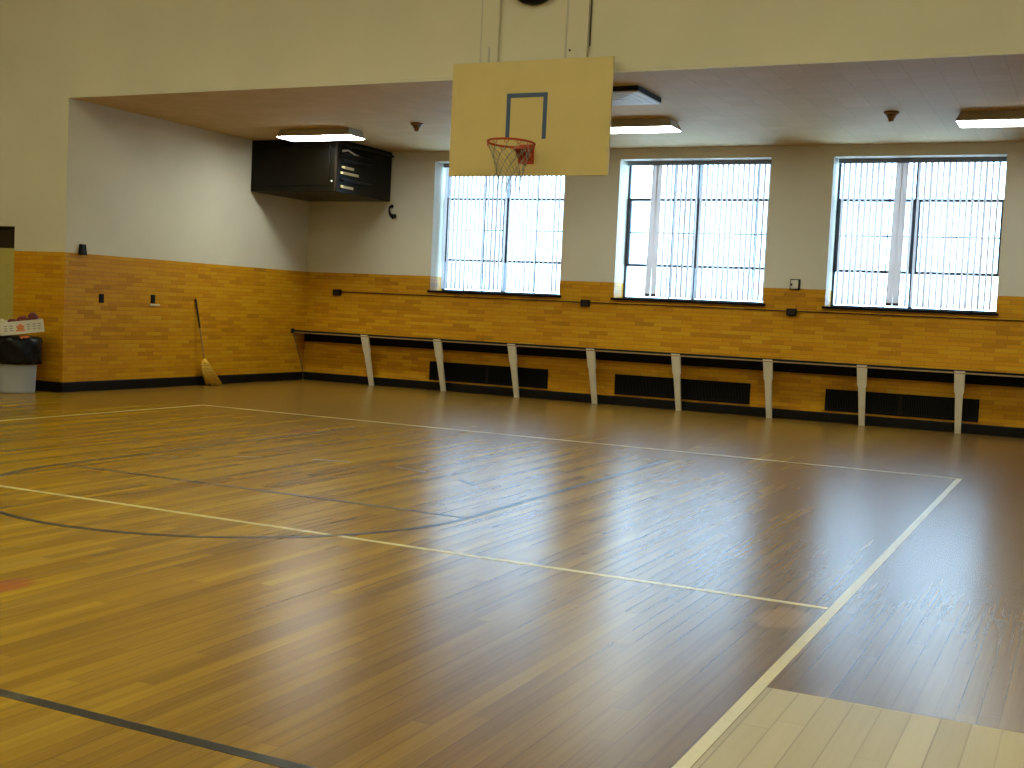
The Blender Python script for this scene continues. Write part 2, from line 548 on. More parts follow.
struct('wall_hall_back', m, [MAT['paint'], MAT['brick']])
m = MB(); m.box(XL, X1, YB+.02, YD, ZB, ZB+.2)
struct('ceiling', m, MAT['tile'], 'low tiled ceiling of the alcove')
m = MB(); m.box(X0, X1, Y0, YB, ZH, ZH+.2)
struct('ceiling_hall', m, MAT['paint'])
m = MB(); m.prism([(YB-.012, ZB-.004), (YB-.012, ZB+.022), (YB+.0, ZB+.030), (YB+.0, ZB-.004)], 'x', XL, X1)
struct('trim_1', m, MAT['paint'], 'thin bead along the lower edge of the beam')
# baseboards
def skirting(name, pts, axis, a, b):
    q = MB(); q.prism(pts, axis, a, b)
    struct(name, q, MAT['baseboard'], None)
BH = 0.135
skirting('baseboard_back', [(YD, 0), (YD-.022, 0), (YD-.022, BH-.012), (YD-.012, BH), (YD, BH)], 'x', XL, X1)
skirting('baseboard_left', [(XL, 0), (XL+.022, 0), (XL+.022, BH-.012), (XL+.012, BH), (XL, BH)], 'y', YB-.022, YD-.022)
skirting('baseboard_front', [(YB, 0), (YB-.022, 0), (YB-.022, BH-.012), (YB-.012, BH), (YB, BH)], 'x', DX1+.02, XL)

# door at the left edge
m = MB(); q = .05
m.box(DX0, DX0+q, YB+.06, YB+.2, 0, DZ, 0, .004); m.box(DX1-.02, DX1, YB+.04, YB+.2, 0, DZ, 0, .004); m.box(DX0+q, DX1-.02, YB+.06, YB+.2, DZ-.04, DZ, 0, .004)
door = struct('door_1', m, MAT['dark_wood'], 'olive door in a dark frame at the left edge')
m = MB(); m.box(DX0+q, DX1-.02, YB+.10, YB+.16, 1.87, DZ-.04, 0, .004)
o = m.build('transom_panel', MAT['dark_wood'], door)
m = MB()
m.box(DX0+q+.003, DX1-.022, YB+.10, YB+.15, 0.005, 1.87)
for (a, b) in ((0.02, .52), (.528, 1.17), (1.178, 1.64), (1.648, 1.865)):
    m.box(DX0+q+.012, DX1-.030, YB+.09, YB+.11, a, b, 0, .004)
o = m.build('door_leaf', MAT['olive'], door); o['label'] = 'olive panelled door leaf'
m = MB(); m.tube([(DX0+.12, YB+.09, 1.0), (DX0+.12, YB+.04, 1.0)], .012); m.lathe([(.0, 0), (.025, .004), (.028, .02), (.018, .035), (.0, .04)], n=16,
    mat=Matrix.Translation((DX0+.12, YB+.05, 1.0)) @ Matrix.Rotation(math.radians(90), 4, 'X'))
m.build('door_knob', MAT['iron'], door)

# ------------------------------------------------------------------ windows
YG = YD+0.42
def window(i, x0, x1, vm):
    m = MB(); fw = .03
    m.box(x0, x0+fw, YG-.03, YG+.03, WZ0, WZ1, 0, .003); m.box(x1-fw, x1, YG-.03, YG+.03, WZ0, WZ1, 0, .003)
    m.box(x0, x1, YG-.03, YG+.03, WZ0, WZ0+.03, 0, .003); m.box(x0, x1, YG-.03, YG+.03, WZ1-.035, WZ1, 0, .003)
    w_ = struct(f'window_{i}', m, MAT['steel'], ['left window, half hidden by the backboard', 'middle window', 'right window'][i-1])
    xm = x0+(x1-x0)*.485
    m = MB(); m.box(xm-.022, xm+.022, YG-.05, YG+.04, WZ0, WZ1, 0, .004); m.build('mullion', MAT['steel'], w_)
    rows = (3.105, 2.61, 2.118)
    for (a, b, fr) in ((x0+fw, xm-.022, vm[0]), (xm+.022, x1-fw, vm[1])):
        s_ = MB(); t = .020
        zt, zb = rows[0]+.02, rows[2]-.02
        s_.box(a, a+.035, YG-.045, YG+.02, zb, zt, 0, .003); s_.box(b-.022, b, YG-.045, YG+.02, zb, zt, 0, .003)
        s_.box(a, b, YG-.045, YG+.02, zt-.04, zt, 0, .003); s_.box(a, b, YG-.045, YG+.02, zb, zb+.04, 0, .003)
        s_.build('vent_sash', MAT['steel'], w_)
        g = MB(); g.box(a, b, YG-.012, YG+.012, rows[1]-.010, rows[1]+.010)
        for k in fr:
            xx = a+(b-a)*k
            g.box(xx-.007, xx+.007, YG-.012, YG+.012, WZ0+.03, WZ1-.035)
        g.build('glazing_bar', MAT['steel'], w_)
        g = MB(); g.box(a, b, YG-.003, YG+.003, WZ0+.03, WZ1-.035)
        g.build('glass', MAT['glass'], w_)
    g = MB(); g.prism([(YD-.03, WZ0-.032), (YD-.034, WZ0-.004), (YD-.03, WZ0), (YG-.03, WZ0+.006), (YG-.03, WZ0-.002), (YD, WZ0-.002), (YD, WZ0-.032)], 'x', x0-.035, x1+.035)
    g.build('window_sill', MAT['black'], w_)
    # daylight portal just outside the glass
    L = bpy.data.lights.new('daylight_portal', 'AREA'); L.shape = 'RECTANGLE'; L.size = x1-x0; L.size_y = WZ1-WZ0
    L.cycles.is_portal = True
    p = bpy.data.objects.new('daylight_portal', L); COL.objects.link(p)
    p.location = ((x0+x1)/2, YG+.1, (WZ0+WZ1)/2); p.rotation_euler = (math.radians(-90), 0, 0)
    return w_
window(1, *WX[0], ((.34, .66), (.47,)))
window(2, *WX[1], ((.66,), (.77,)))
window(3, *WX[2], ((.67,), (.35, .72)))

# ------------------------------------------------------------------ vertical blinds
YV = YD+0.26
def slat(x, ang, top, bot, sway=0.0, wd=.089, parent=None, name='slat'):
    """one hanging vane, slightly curved in section, with a weight pocket at the foot"""
    q = MB(); b = q.bm
    c, s_ = math.cos(ang), math.sin(ang)
    prof = [(-.5, .0), (-.25, .005), (0, .007), (.25, .005), (.5, .0)]
    rings = []
    for zz, k in ((top, 0), ((top+bot)/2, .5), (bot, 1)):
        ring = []
        for side in (0, 1):
            for (u, d) in (prof if side == 0 else prof[::-1]):
                px, py = u*wd, d + (0.0009 if side else 0)
                ring.append(b.verts.new((x+px*c-py*s_+sway*k, YV+px*s_+py*c, zz)))
        rings.append(ring)
    n = len(rings[0])
    for A, B in zip(rings, rings[1:]):
        for k in range(n):
            b.faces.new((A[k], A[(k+1) % n], B[(k+1) % n], B[k]))
    b.faces.new(rings[0]); b.faces.new(rings[-1][::-1])
    bmesh.ops.recalc_face_normals(b, faces=b.faces)
    return q.build(name, MAT['slat'], parent)
def blind(i, label, xs, angs, closed):
    x0, x1 = WX[i]
    r = thing('vertical_blind', ((x0+x1)/2, YV, WZ0), label, 'blind', 'vertical blinds in the windows')
    m = MB(); m.box(x0+.02, x1-.02, YV-.03, YV+.03, WZ1-.062, WZ1, 0, .005)
    m.build('head_rail', MAT['rail'], r)
    for x, a in zip(xs, angs):
        slat(x, a, WZ1-.062, WZ0+.035+random.uniform(0, .01), random.uniform(-.006, .006), parent=r)
    for (x, sw, a) in closed:
        slat(x, a, WZ1-.062, WZ0+.06, sw, parent=r)
        q = MB(); q.box(x+sw-.04, x+sw+.04, YV-.006, YV+.010, WZ0+.045, WZ0+.085, 0, .003)
        q.build('slat_weight', MAT['brown'], r)
R90 = math.pi/2
def spread(x0, x1, st):
    out = []; x = x0
    while x < x1:
        out.append(x); x += st
    return out
ST = .0775
xs = spread(WX[0][0]+.08, WX[0][1]-.04, ST)
blind(0, 'white vertical blind behind the basketball backboard, slats all turned open', xs, [R90+.06+random.uniform(-.08, .08) for _ in xs], [])
xs = spread(-5.90, WX[1][1]-.04, ST)
blind(1, 'white vertical blind in the middle window, its left end bare beside two flat slats', xs, [R90-.10+random.uniform(-.06, .06) for _ in xs], [(-6.085, -.03, .10), (-6.02, .0, -.12)])
xs = [x for x in spread(WX[2][0]+.10, WX[2][1]-.04, ST) if not (-2.72 < x < -2.40)]
blind(2, 'white vertical blind in the right window with two flat slats left of its mullion', xs, [R90-.27+random.uniform(-.06, .06) for _ in xs], [(-2.575, -.03, .06), (-2.50, -.015, -.08)])

# ------------------------------------------------------------------ pale building across the street (seen through the right panes, bleached by daylight)

# ================================================================== ALCOVE FITTINGS
# fluorescent ceiling lamps
def lamp(loc, label):
    r = thing('ceiling_lamp', loc, label, 'ceiling lamp', 'fluorescent lamps under the alcove ceiling')
    x, y, z = loc
    L, Wd, t = 1.29, .44, .105
    a, b = L/2, Wd/2
    m = MB()
    m.hexa([(x-a, y-b, z-t), (x+a, y-b, z-t), (x+a, y+b, z-t), (x-a, y+b, z-t)],
           [(x-a+.05, y-b+.05, z), (x+a-.05, y-b+.05, z), (x+a-.05, y+b-.05, z), (x-a+.05, y+b-.05, z)], 0, .003)
    m.build('housing', MAT['housing'], r)
    m = MB(); k = .012
    m.hexa([(x-a+.03, y-b+.03, z-t-.014), (x+a-.03, y-b+.03, z-t-.014), (x+a-.03, y+b-.03, z-t-.014), (x-a+.03, y+b-.03, z-t-.014)],
           [(x-a+k, y-b+k, z-t+.002), (x+a-k, y-b+k, z-t+.002), (x+a-k, y+b-k, z-t+.002), (x-a+k, y+b-k, z-t+.002)], 0, .003)
    m.build('diffuser', MAT['lens'], r)
    return r
l0 = lamp((-10.33, 14.63, ZB), 'lit fluorescent ceiling lamp in front of the dark hanging heater casing')
dup(l0, (-5.55, 14.58, ZB), 'lit fluorescent ceiling lamp half hidden behind the basketball backboard')
dup(l0, (-0.96, 14.72, ZB), 'lit fluorescent ceiling lamp at the right edge of the photo')

# unlit square ceiling panel
r = thing('ceiling_diffuser', (-5.01, 12.68, ZB), 'unlit white ceiling panel with black sides beside the backboard', 'air diffuser')
m = MB()
x0, x1, y0, y1 = -5.42, -4.60, 12.30, 13.07
m.box(x0, x1, y0, y0+.02, ZB-.055, ZB, 0, .002); m.box(x0, x1, y1-.02, y1, ZB-.055, ZB, 0, .002)
m.box(x0, x0+.02, y0+.02, y1-.02, ZB-.055, ZB, 0, .002); m.box(x1-.02, x1, y0+.02, y1-.02, ZB-.055, ZB, 0, .002)
m.build('frame', MAT['black'], r)
m = MB()
m.box(x0+.004, x1-.004, y0+.004, y1-.004, ZB-.07, ZB-.052, 0, .003)
for k in range(4):
    q_ = .08+.08*k
    m.box(x0+q_, x1-q_, y0+q_, y1-q_, ZB-.075-.004*k, ZB-.07+.002, 0, .002)
m.build('panel', MAT['white'], r)

# heat detectors
r = thing('heat_detector', (-8.50, 14.27, ZB), 'small brown heat detector on the ceiling left of the backboard', 'detector', 'heat detectors on the alcove ceiling')
def detector(r):
    c = base_of(r)
    m = MB(); m.lathe([(.0, 0), (.088, 0), (.086, -.018), (.070, -.030), (.0, -.030)], c, 24); m.build('mount', MAT['sensor'], r)
    m = MB(); m.lathe([(.0, -.028), (.066, -.029), (.048, -.055), (.034, -.080), (.030, -.105), (.0, -.108)], c, 24); m.build('sensor_head', MAT['sensor'], r)
detector(r)
dup(r, (-2.29, 14.42, ZB), 'small brown heat detector on the ceiling between middle and right windows')

# dark heater casing hung in the corner
HX1, HY0, HZ0 = -10.53, 15.36, 3.02
r = thing('unit_heater', (-11.33, 16.1, HZ0), 'big dark brown heater casing hung in the left ceiling corner', 'heater')
m = MB()
m.box(XL+.004, HX1, HY0, YD-.004, HZ0, ZB-.004, 0, .012)
m.build('casing', MAT['casing'], r)
m = MB(); m.box(XL+.10, HX1-.12, HY0-.012, HY0+.01, HZ0+.09, ZB-.10, 0, .006)
m.build('front_panel', MAT['casing'], r)
m = MB(); m.box(HX1-.03, HX1+.006, HY0-.010, HY0+.03, HZ0+.01, ZB-.02, 0, .004)
m.build('corner_angle', MAT['dark_wood'], r)
m = MB(); m.lathe([(.0, -.004), (.014, -.004), (.012, .006), (.0, .008)], n=12, mat=Matrix.Translation((HX1-.075, HY0-.012, 3.178)) @ Matrix.Rotation(R90, 4, 'X'))
m.build('screw', MAT['white'], r)
for (z, y0, y1, mt) in ((3.41, 15.50, 15.76, 'vane'), (3.325, 15.47, 15.90, 'vane'), (3.115, 15.48, 15.76, 'vane'), (3.22, 15.48, 16.3, 'casing'), (3.52, 15.48, 16.3, 'casing'), (3.61, 15.48, 16.3, 'casing')):
    m = MB(); m.hexa([(HX1-.002, y0, z-.018), (HX1+.05, y0, z-.034), (HX1+.05, y1, z-.034), (HX1-.002, y1, z-.018)],
                     [(HX1-.002, y0, z+.018), (HX1+.052, y0, z+.004), (HX1+.052, y1, z+.004), (HX1-.002, y1, z+.018)], 0, .002)
    m.build('louver_vane', MAT[mt], r)
m = MB()
m.tube([(HX1+.02, 15.55, ZB-.10), (HX1+.05, 15.9, ZB-.075), (HX1+.05, 16.5, ZB-.06), (HX1+.03, YD-.02, ZB-.07)], .020)
m.build('pipe', MAT['iron'], r)
m = MB(); m.tube([(HX1+.0, 15.5, ZB-.17), (HX1+.04, 15.6, ZB-.15), (HX1+.05, 15.75, ZB-.19), (HX1+.0, 15.95, ZB-.2)], .015)
m.build('pipe', MAT['housing'], r)

# hook on the window wall
r = thing('wall_hook', (-10.45, YD, 2.85), 'small dark curved hook on the wall below the heater casing', 'hook')
m = MB(); m.lathe([(.0, 0), (.035, .002), (.03, .015), (.0, .018)], n=16, mat=Matrix.Translation((-10.50, YD, 2.945)) @ Matrix.Rotation(R90, 4, 'X'))
m.build('mount', MAT['iron'], r)
m = MB(); m.tube([(-10.50, YD-.012, 2.945), (-10.512, YD-.045, 2.94), (-10.512, YD-.06, 2.89), (-10.500, YD-.065, 2.84), (-10.475, YD-.065, 2.80), (-10.435, YD-.065, 2.775), (-10.400, YD-.065, 2.785), (-10.385, YD-.065, 2.81)],
                 [.020, .018, .015, .020, .030, .042, .036, .012])
m.build('hook', MAT['iron'], r)

# conduit with junction boxes
r = thing('conduit', (-4.0, YD, 1.515), 'thin dark conduit with junction boxes running under the windows', 'conduit')
m = MB(); m.tube([(-11.49, YD-.012, 1.519), (-7.0, YD-.012, 1.519), (-3.87, YD-.012, 1.519), (1.5, YD-.012, 1.519)], .0065, 8)
m.build('pipe', MAT['iron'], r)
for x in (-11.491, -6.992, -3.866):
    m = MB(); m.box(x-.07, x+.07, YD-.055, YD-.001, 1.505-.05, 1.505+.05, 0, .005); b_ = m.build('junction_box', MAT['black'], r)
    m = MB(); m.box(x-.055, x+.055, YD-.060, YD-.054, 1.505-.04, 1.505+.04, 0, .002); m.build('cover_plate', MAT['iron'], b_)

# thermostat
r = thing('thermostat', (-3.84, YD, 1.892), 'small pale wall box with dark rim between middle and right windows', 'thermostat')
m = MB(); m.box(-3.912, -3.772, YD-.03, YD-.001, 1.818, 1.966, 0, .006); m.build('case', MAT['black'], r)
m = MB(); m.box(-3.900, -3.795, YD-.045, YD-.028, 1.832, 1.952, 0, .008); m.build('cover', MAT['card'], r)
m = MB(); m.box(-3.895, -3.875, YD-.050, YD-.044, 1.87, 1.905, 0, .002); m.build('dial', MAT['black'], r)

# grilles low on the window wall
GX = [(-9.658, -7.561), (-6.456, -4.392), (-3.330, -1.327)]
def grille(x0, x1, label):
    z0, z1 = .163, .464
    r = thing('radiator_grille', ((x0+x1)/2, YD, z0), label, 'radiator grille', 'radiator grilles along the window wall')
    m = MB(); f = .025
    m.box(x0, x1, YD-.022, YD-.001, z0, z0+f, 0, .003); m.box(x0, x1, YD-.022, YD-.001, z1-f, z1, 0, .003)
    m.box(x0, x0+f, YD-.022, YD-.001, z0+f, z1-f, 0, .003); m.box(x1-f, x1, YD-.022, YD-.001, z0+f, z1-f, 0, .003)
    m.build('frame', MAT['black'], r)
    m = MB(); m.box((x0+x1)/2-.02, (x0+x1)/2+.02, YD-.024, YD-.001, z0+f, z1-f, 0, .003); m.build('center_bar', MAT['iron'], r)
    m = MB(); m.box(x0+f, x1-f, YD-.005, YD-.001, z0+f, z1-f)
    k = int((x1-x0-.05)/.022)
    for i in range(k):
        xx = x0+f+(i+.5)*(x1-x0-2*f)/k
        m.box(xx-.004, xx+.004, YD-.018, YD-.004, z0+f, z1-f)
    m.build('grille_bars', MAT['black'], r)
    return r
grille(*GX[0], 'black radiator grille low on the brick under the left window')
grille(*GX[1], 'black radiator grille low on the brick under the middle window')
grille(*GX[2], 'black radiator grille low on the brick under the right window')

# long narrow wall table on slanted posts
SZ, SY = .818, 16.585
PXS = [x*1.23 for x in (-8.7042, -7.6006, -6.5391, -5.4776, -4.4023, -3.3175, -2.2792, -1.2720)] + [-.33, .87]
r = thing('wall_shelf', (-4.0, 16.8, 0), 'long narrow wall shelf on slanted off white posts beneath the windows', 'wall shelf')
m = MB(); m.box(XL+.005, 3.0, SY+.012, YD-.004, SZ-.020, SZ-.002, 0, .003)
m.build('shelf_board', MAT['tan'], r)
m = MB(); m.box(XL+.005, 3.0, SY-.008, SY+.012, SZ-.020, SZ, 0, .003)
m.build('front_edge', MAT['tan'], r)
m = MB(); m.tube([(XL+.02, SY+.004, SZ+.012), (-6, SY+.004, SZ+.012), (3.0, SY+.002, SZ+.014)], .017, 8)
m.build('edge_pipe', MAT['black'], r)
m = MB(); m.lathe([(.0, 0), (.045, .0), (.045, .012), (.030, .022), (.028, .05), (.0, .052)], n=16, mat=Matrix.Translation((XL+.002, SY+.004, SZ+.012)) @ Matrix.Rotation(R90, 4, 'Y'))
m.build('flange', MAT['black'], r)
m = MB(); m.box(XL+.03, 3.0, YD-.045, YD-.003, .660, SZ-.021, 0, .004)
m.build('ledger_board', MAT['black'], r)
for px in PXS:
    m = MB()
    yt, yb_ = SY-.012, 16.838
    def y_at(z): return yt+(yb_-yt)*(SZ+.005-z)/SZ
    # broad head, a step, then a tapering shaft
    zs = [(SZ+.014, .066), (.56, .060), (.525, .047), (0.0, .037)]
    t = .045
    b = m.bm; rings = []
    for z, hw in zs:
        y = y_at(z)
        rings.append([b.verts.new(p) for p in ((px-hw, y, z), (px+hw, y, z), (px+hw, y+t, z), (px-hw, y+t, z))])
    for A, B in zip(rings, rings[1:]):
        for k in range(4):
            b.faces.new((A[k], B[k], B[(k+1) % 4], A[(k+1) % 4]))
    b.faces.new(rings[0]); b.faces.new(rings[-1][::-1])
    bmesh.ops.recalc_face_normals(b, faces=b.faces)
    m.build('leg', MAT['post'], r)
# cord on the left wall below its end
m = MB(); m.tube([(XL+.012, 16.61, .77), (XL+.010, 16.72, .55), (XL+.012, 16.84, .33), (XL+.012, 16.91, .15), (XL+.03, 16.90, .004)], .007, 6)
tag(m.build('cord', MAT['twine']), 'thin cord hanging from the left end of the wall shelf', 'cord')

# small boxes on the left wall
r = thing('wall_box', (XL, 11.88, ZW), 'black wall box standing on top of the brick at left', 'wall box')
m = MB(); m.hexa([(XL+.001, 11.825, 1.815), (XL+.06, 11.825, 1.815), (XL+.06, 11.935, 1.815), (XL+.001, 11.935, 1.815)],
                 [(XL+.001, 11.845, 1.955), (XL+.045, 11.845, 1.955), (XL+.045, 11.925, 1.955), (XL+.001, 11.925, 1.955)], 0, .004)
m.build('case', MAT['black'], r)
m = MB(); m.box(XL+.055, XL+.066, 11.85, 11.91, 1.83, 1.88, 0, .002); m.build('face_plate', MAT['iron'], r)
r = thing('wall_socket', (XL, 12.256, 1.25), 'small dark socket plate on the brick, left of its pair', 'socket', 'dark socket plates on the left brick wall')
def plate(r):
    _, y, z = base_of(r)
    m = MB(); m.box(XL+.001, XL+.016, y-.04, y+.04, z-.06, z+.06, 0, .004); m.build('face_plate', MAT['black'], r)
    for dz in (-.025, .025):
        m = MB(); m.box(XL+.014, XL+.021, y-.016, y+.016, z+dz-.014, z+dz+.014, 0, .003); m.build('outlet', MAT['iron'], r)
plate(r)
dup(r, (XL, 13.244, 1.27), 'small dark socket plate on the brick above a pale ledge')
m = MB(); m.box(XL+.001, XL+.03, 13.17, 13.37, 1.175, 1.20, 0, .004)
tag(m.build('ledge', MAT['pale']), 'short pale ledge on the brick under the right socket plate', 'ledge')

# ------------------------------------------------------------------ broom leaning on the left wall
r = thing('broom', (-11.98, 14.39, 0), 'yellow straw broom leaning on the brick wall at left', 'broom')
top = Vector((XL+.016, 14.14, 1.295)); neck = Vector((-12.03, 14.27, .36))
m = MB(); m.tube([top.lerp(neck, .45), neck, neck.lerp(Vector((-12.0, 14.32, .2)), .6)], .0125, 10)
m.build('handle', MAT['stick'], r)
m = MB(); m.tube([top, top.lerp(neck, .46)], .0145, 10)
o = m.build('grip', MAT['dark_wood'], r); o['label'] = 'dark upper half of the handle'
m = MB()
side = Vector((.42, .90, 0)).normalized()      # the flat of the broom
nrm = Vector((.90, -.42, 0)).normalized()
foot = Vector((-11.985, 14.395, 0.004))
for i in range(110):
    u = random.uniform(-1, 1); v_ = random.uniform(-1, 1)
    p0 = neck + side*u*.035 + nrm*v_*.022 + Vector((0, 0, random.uniform(-.03, .02)))
    p1 = neck.lerp(foot, .35) + side*u*.085 + nrm*v_*.03
    p2 = foot + side*(u*.125 + .03) + nrm*v_*.03 + Vector((0, 0, random.uniform(0, .03)))
    if p2.x < XL+.035: p2.x = XL+.035
    if p1.x < XL+.03: p1.x = XL+.03
    m.tube([p0, p1, p2], [.006, .0065, .004], 4)
m.build('bristles', MAT['straw'], r)
for k, (rx, ry) in ((.16, (.070, .036)), (.30, (.090, .038)), (.42, (.102, .040))):
    m = MB(); c = neck.lerp(foot, k)
    m.tube([c+side*math.cos(a)*rx+nrm*math.sin(a)*ry for a in [2*math.pi*j/20 for j in range(20)]], .004, 5, True)
    m.build('stitching', MAT['tan'], r)
m = MB(); m.tube([neck+Vector((0, 0, .05)), neck, neck.lerp(foot, .08)], [.016, .032, .045], 12)
m.build('ferrule', MAT['straw'], r)

# ------------------------------------------------------------------ trash can, bag, carton
CX, CY = -12.455, 11.145
r = thing('trash_can', (CX, CY, 0), 'round grey trash can at the left edge beneath a black bag', 'trash can')
def ribs(j, a): return .006*math.cos(24*a)
m = MB()
m.lathe([(.0, .0), (.215, .0), (.222, .012), (.225, .03), (.250, .58), (.262, .60), (.265, .635), (.25, .64), (.240, .60), (.215, .05), (.0, .05)], (CX, CY, 0), 48, wob=ribs)
m.build('body', MAT['can'], r)
def crumple(j, a):
    return .030*math.sin(7*a+j*1.3)+.028*math.sin(13*a-j*2.1)+.022*math.sin(23*a+j*1.7)+.012*math.sin(31*a-j*2.3)
m = MB()
m.lathe([(.268, .385), (.285, .375), (.292, .42), (.288, .48), (.298, .54), (.292, .60), (.296, .66), (.280, .715), (.20, .735), (.05, .725), (.0, .72)], (CX, CY, 0), 72, wob=crumple)
b_ = m.build('trash_bag', MAT['bag']); tag(b_, 'crumpled black trash bag draped over the grey can', 'bag')

bx_M = Matrix.Translation((CX+.03, CY-.02, .765)) @ Matrix.Rotation(math.radians(-22), 4, 'Z') @ Matrix.Rotation(math.radians(7), 4, Vector((1, 0, 0)))
# local frame: +x is the printed face towards the hall, y along its length
r = thing('carton', (CX+.03, CY-.02, .765), 'white open carton with orange print tilted on the black bag', 'carton')
LW, LD, LH, tk = .27, .19, .165, .006
def bx(x0, x1, y0, y1, z0, z1, bev=.0015): return MB().box(x0, x1, y0, y1, z0, z1, 0, bev)
m = MB(); m.box(-LD, LD, -LW, LW, 0, tk); 
m.box(LD-tk, LD, -LW, LW, tk, LH, 0, .001); m.box(-LD, -LD+tk, -LW, LW, tk, LH, 0, .001)
m.box(-LD+tk, LD-tk, -LW, -LW+tk, tk, LH, 0, .001); m.box(-LD+tk, LD-tk, LW-tk, LW, tk, LH, 0, .001)
m.build('body', MAT['card'], r, mat=bx_M)
m = MB()
for (y, z, wd, hh) in ((-.03, .035, .055, .020), (-.03, .058, .040, .022), (-.03, .082, .05, .022), (-.03, .106, .022, .018)):
    m.box(LD, LD+.0015, y-wd, y+wd, z, z+hh)
m.build('emblem', MAT['orange'], r, mat=bx_M)
for y0 in (-.235, -.165, .055, .125, .190):
    m = MB()
    for z in (.045, .075, .105):
        m.box(LD, LD+.0012, y0, y0+.042, z, z+.014)
    m.build('print', MAT['ink'], r, mat=bx_M)
def crumpled(name, c, rad, mt, label, cat, seed, sq=(1, 1, .7)):
    rnd = random.Random(seed)
    t = bmesh.new(); bmesh.ops.create_icosphere(t, subdivisions=3, radius=rad)
    ph = [(Vector((rnd.uniform(-1, 1), rnd.uniform(-1, 1), rnd.uniform(-1, 1))).normalized()*rnd.uniform(3, 7), rnd.uniform(0, 6)) for _ in range(7)]
    for v_ in t.verts:
        d = v_.co.normalized()
        v_.co *= 1+.11*sum(abs(math.sin(p.dot(d)+q_))-.6 for p, q_ in ph)/1.6
        v_.co = Vector((v_.co.x*sq[0], v_.co.y*sq[1], v_.co.z*sq[2]))
    q = MB(); q._add(t)
    o = q.build(name, MAT[mt], mat=bx_M @ Matrix.Translation(c)); tag(o, label, cat)
    return o
crumpled('crumpled_wrapper', (.07, .185, .170), .078, 'maroon', 'tall maroon crumpled wrapper at the right end of the carton', 'wrapper', 3, (1, .8, 1.05))
crumpled('crumpled_wrapper', (.07, .045, .158), .066, 'maroon', 'low maroon crumpled wrapper in the middle of the carton', 'wrapper', 5, (1, 1, .9))
crumpled('crumpled_wrapper', (.07, -.080, .155), .052, 'maroon', 'flat maroon crumpled wrapper in the carton beside the pale paper', 'wrapper', 8, (1, 1.1, .75))
crumpled('crumpled_paper', (.06, -.205, .158), .044, 'pale', 'pale crumpled paper at the left end of the carton', 'paper', 11, (1, .8, 1.1))
m = MB(); q = m.bm
o = crumpled('orange_wrapper', (LD+.02, .0, -.050), .038, 'orange', 'orange scrap on the black bag just under the carton', 'wrapper', 15, (.8, 1.9, .6))

# ================================================================== BASKETBALL HOOP
BX0, BX1, BZ0, BZ1, BY = -6.415, -4.573, 2.765, 3.961, 11.479
r = thing('basketball_hoop', (-5.494, BY, 2.765), 'cream wooden basketball backboard with orange rim mounted on the beam', 'basketball hoop')
m = MB(); m.box(BX0, BX1, BY, BY+.03, BZ0, BZ1, 0, .003)
bd = m.build('backboard', MAT['board'], r)
m = MB()
tx0, tx1, tz0, tz1, tw = -5.752, -5.282, 3.145, 3.625, .047
m.box(tx0, tx0+tw, BY-.0015, BY+.001, tz0, tz1-tw); m.box(tx1-tw, tx1, BY-.0015, BY+.001, tz0, tz1-tw); m.box(tx0, tx1, BY-.0015, BY+.001, tz1-tw, tz1)
o = m.build('target_tape', MAT['tape'], bd); o['label'] = 'blue tape square without a lower side'
for x in (-6.2, -4.8):
    m = MB(); m.box(x-.045, x+.045, BY+.03, BY+.09, BZ0+.05, BZ1-.05, 0, .003); m.build('batten', MAT['dark_wood'], r)
RC = Vector((-5.50, 11.115, 3.055)); RR = .240
tilt = Matrix.Translation(RC) @ Matrix.Rotation(math.radians(-2.5), 4, 'X')
m = MB()
m.tube([tilt @ Vector((RR*math.cos(a), RR*math.sin(a), 0)) for a in [2*math.pi*k/40 for k in range(40)]], .012, 8, True)
rim = m.build('rim', MAT['red'], r)
for k in range(12):
    a = 2*math.pi*(k+.5)/12
    c = tilt @ Vector((RR*math.cos(a), RR*math.sin(a), -.012))
    d = Vector((-math.sin(a), math.cos(a), 0))
    m = MB(); m.tube([c-d*.022, c-d*.016-Vector((0, 0, .025)), c+d*.016-Vector((0, 0, .025)), c+d*.022], .004, 5)
    m.build('net_hook', MAT['red'], rim)
m = MB()
m.box(-5.585, -5.405, BY-.012, BY, 2.885, 3.09, 0, .004)
m.box(-5.585, -5.415, BY-.16, BY-.01, 3.025, 3.045, 0, .003)
for x in (-5.565, -5.433):
    m.prism([(BY-.01, 2.90), (BY-.01, 3.05), (BY-.17, 3.05), (BY-.15, 3.02)], 'x', x, x+.008)
m.build('bracket', MAT['red'], r)
# the net: crossing cords tapering to a ragged foot
m = MB()
N, rows = 12, 6
def node(i, k):
    t = k/rows
    rad = RR*(1-t)+.115*t if t < .8 else .115+.012*math.sin(i*2.3)
    rad = (RR-.01)+(.118-(RR-.01))*min(1, t*1.15)**.8
    a = 2*math.pi*(i + (.5 if k % 2 else 0)+.5)/N
    return RC + Vector((rad*math.cos(a), rad*math.sin(a), -.03-.40*t + .008*math.sin(i*1.9+k)))
for k in range(rows):
    for i in range(N):
        A = node(i, k)
        for j in ((i, i-1) if k % 2 == 0 else (i, i+1)):
            if k >= rows-1 and random.random() < .3:
                continue
            B = node(j, k+1)
            m.tube([A, A.lerp(B, .5)+Vector((0, 0, -.006)), B], .0032, 4)
for i in range(N):
    A = node(i, rows)
    m.tube([A, A+Vector((random.uniform(-.02, .02), random.uniform(-.02, .02), -.03)), A+Vector((random.uniform(-.03, .03), random.uniform(-.03, .03), -random.uniform(.05, .09)))], .0032, 4)
A = node(7, 4)
m.tube([A, A+Vector((-.06, -.03, -.10)), A+Vector((-.12, -.06, -.16)), A+Vector((-.11, -.05, -.24))], .003, 4)
m.build('net', MAT['net'], r)

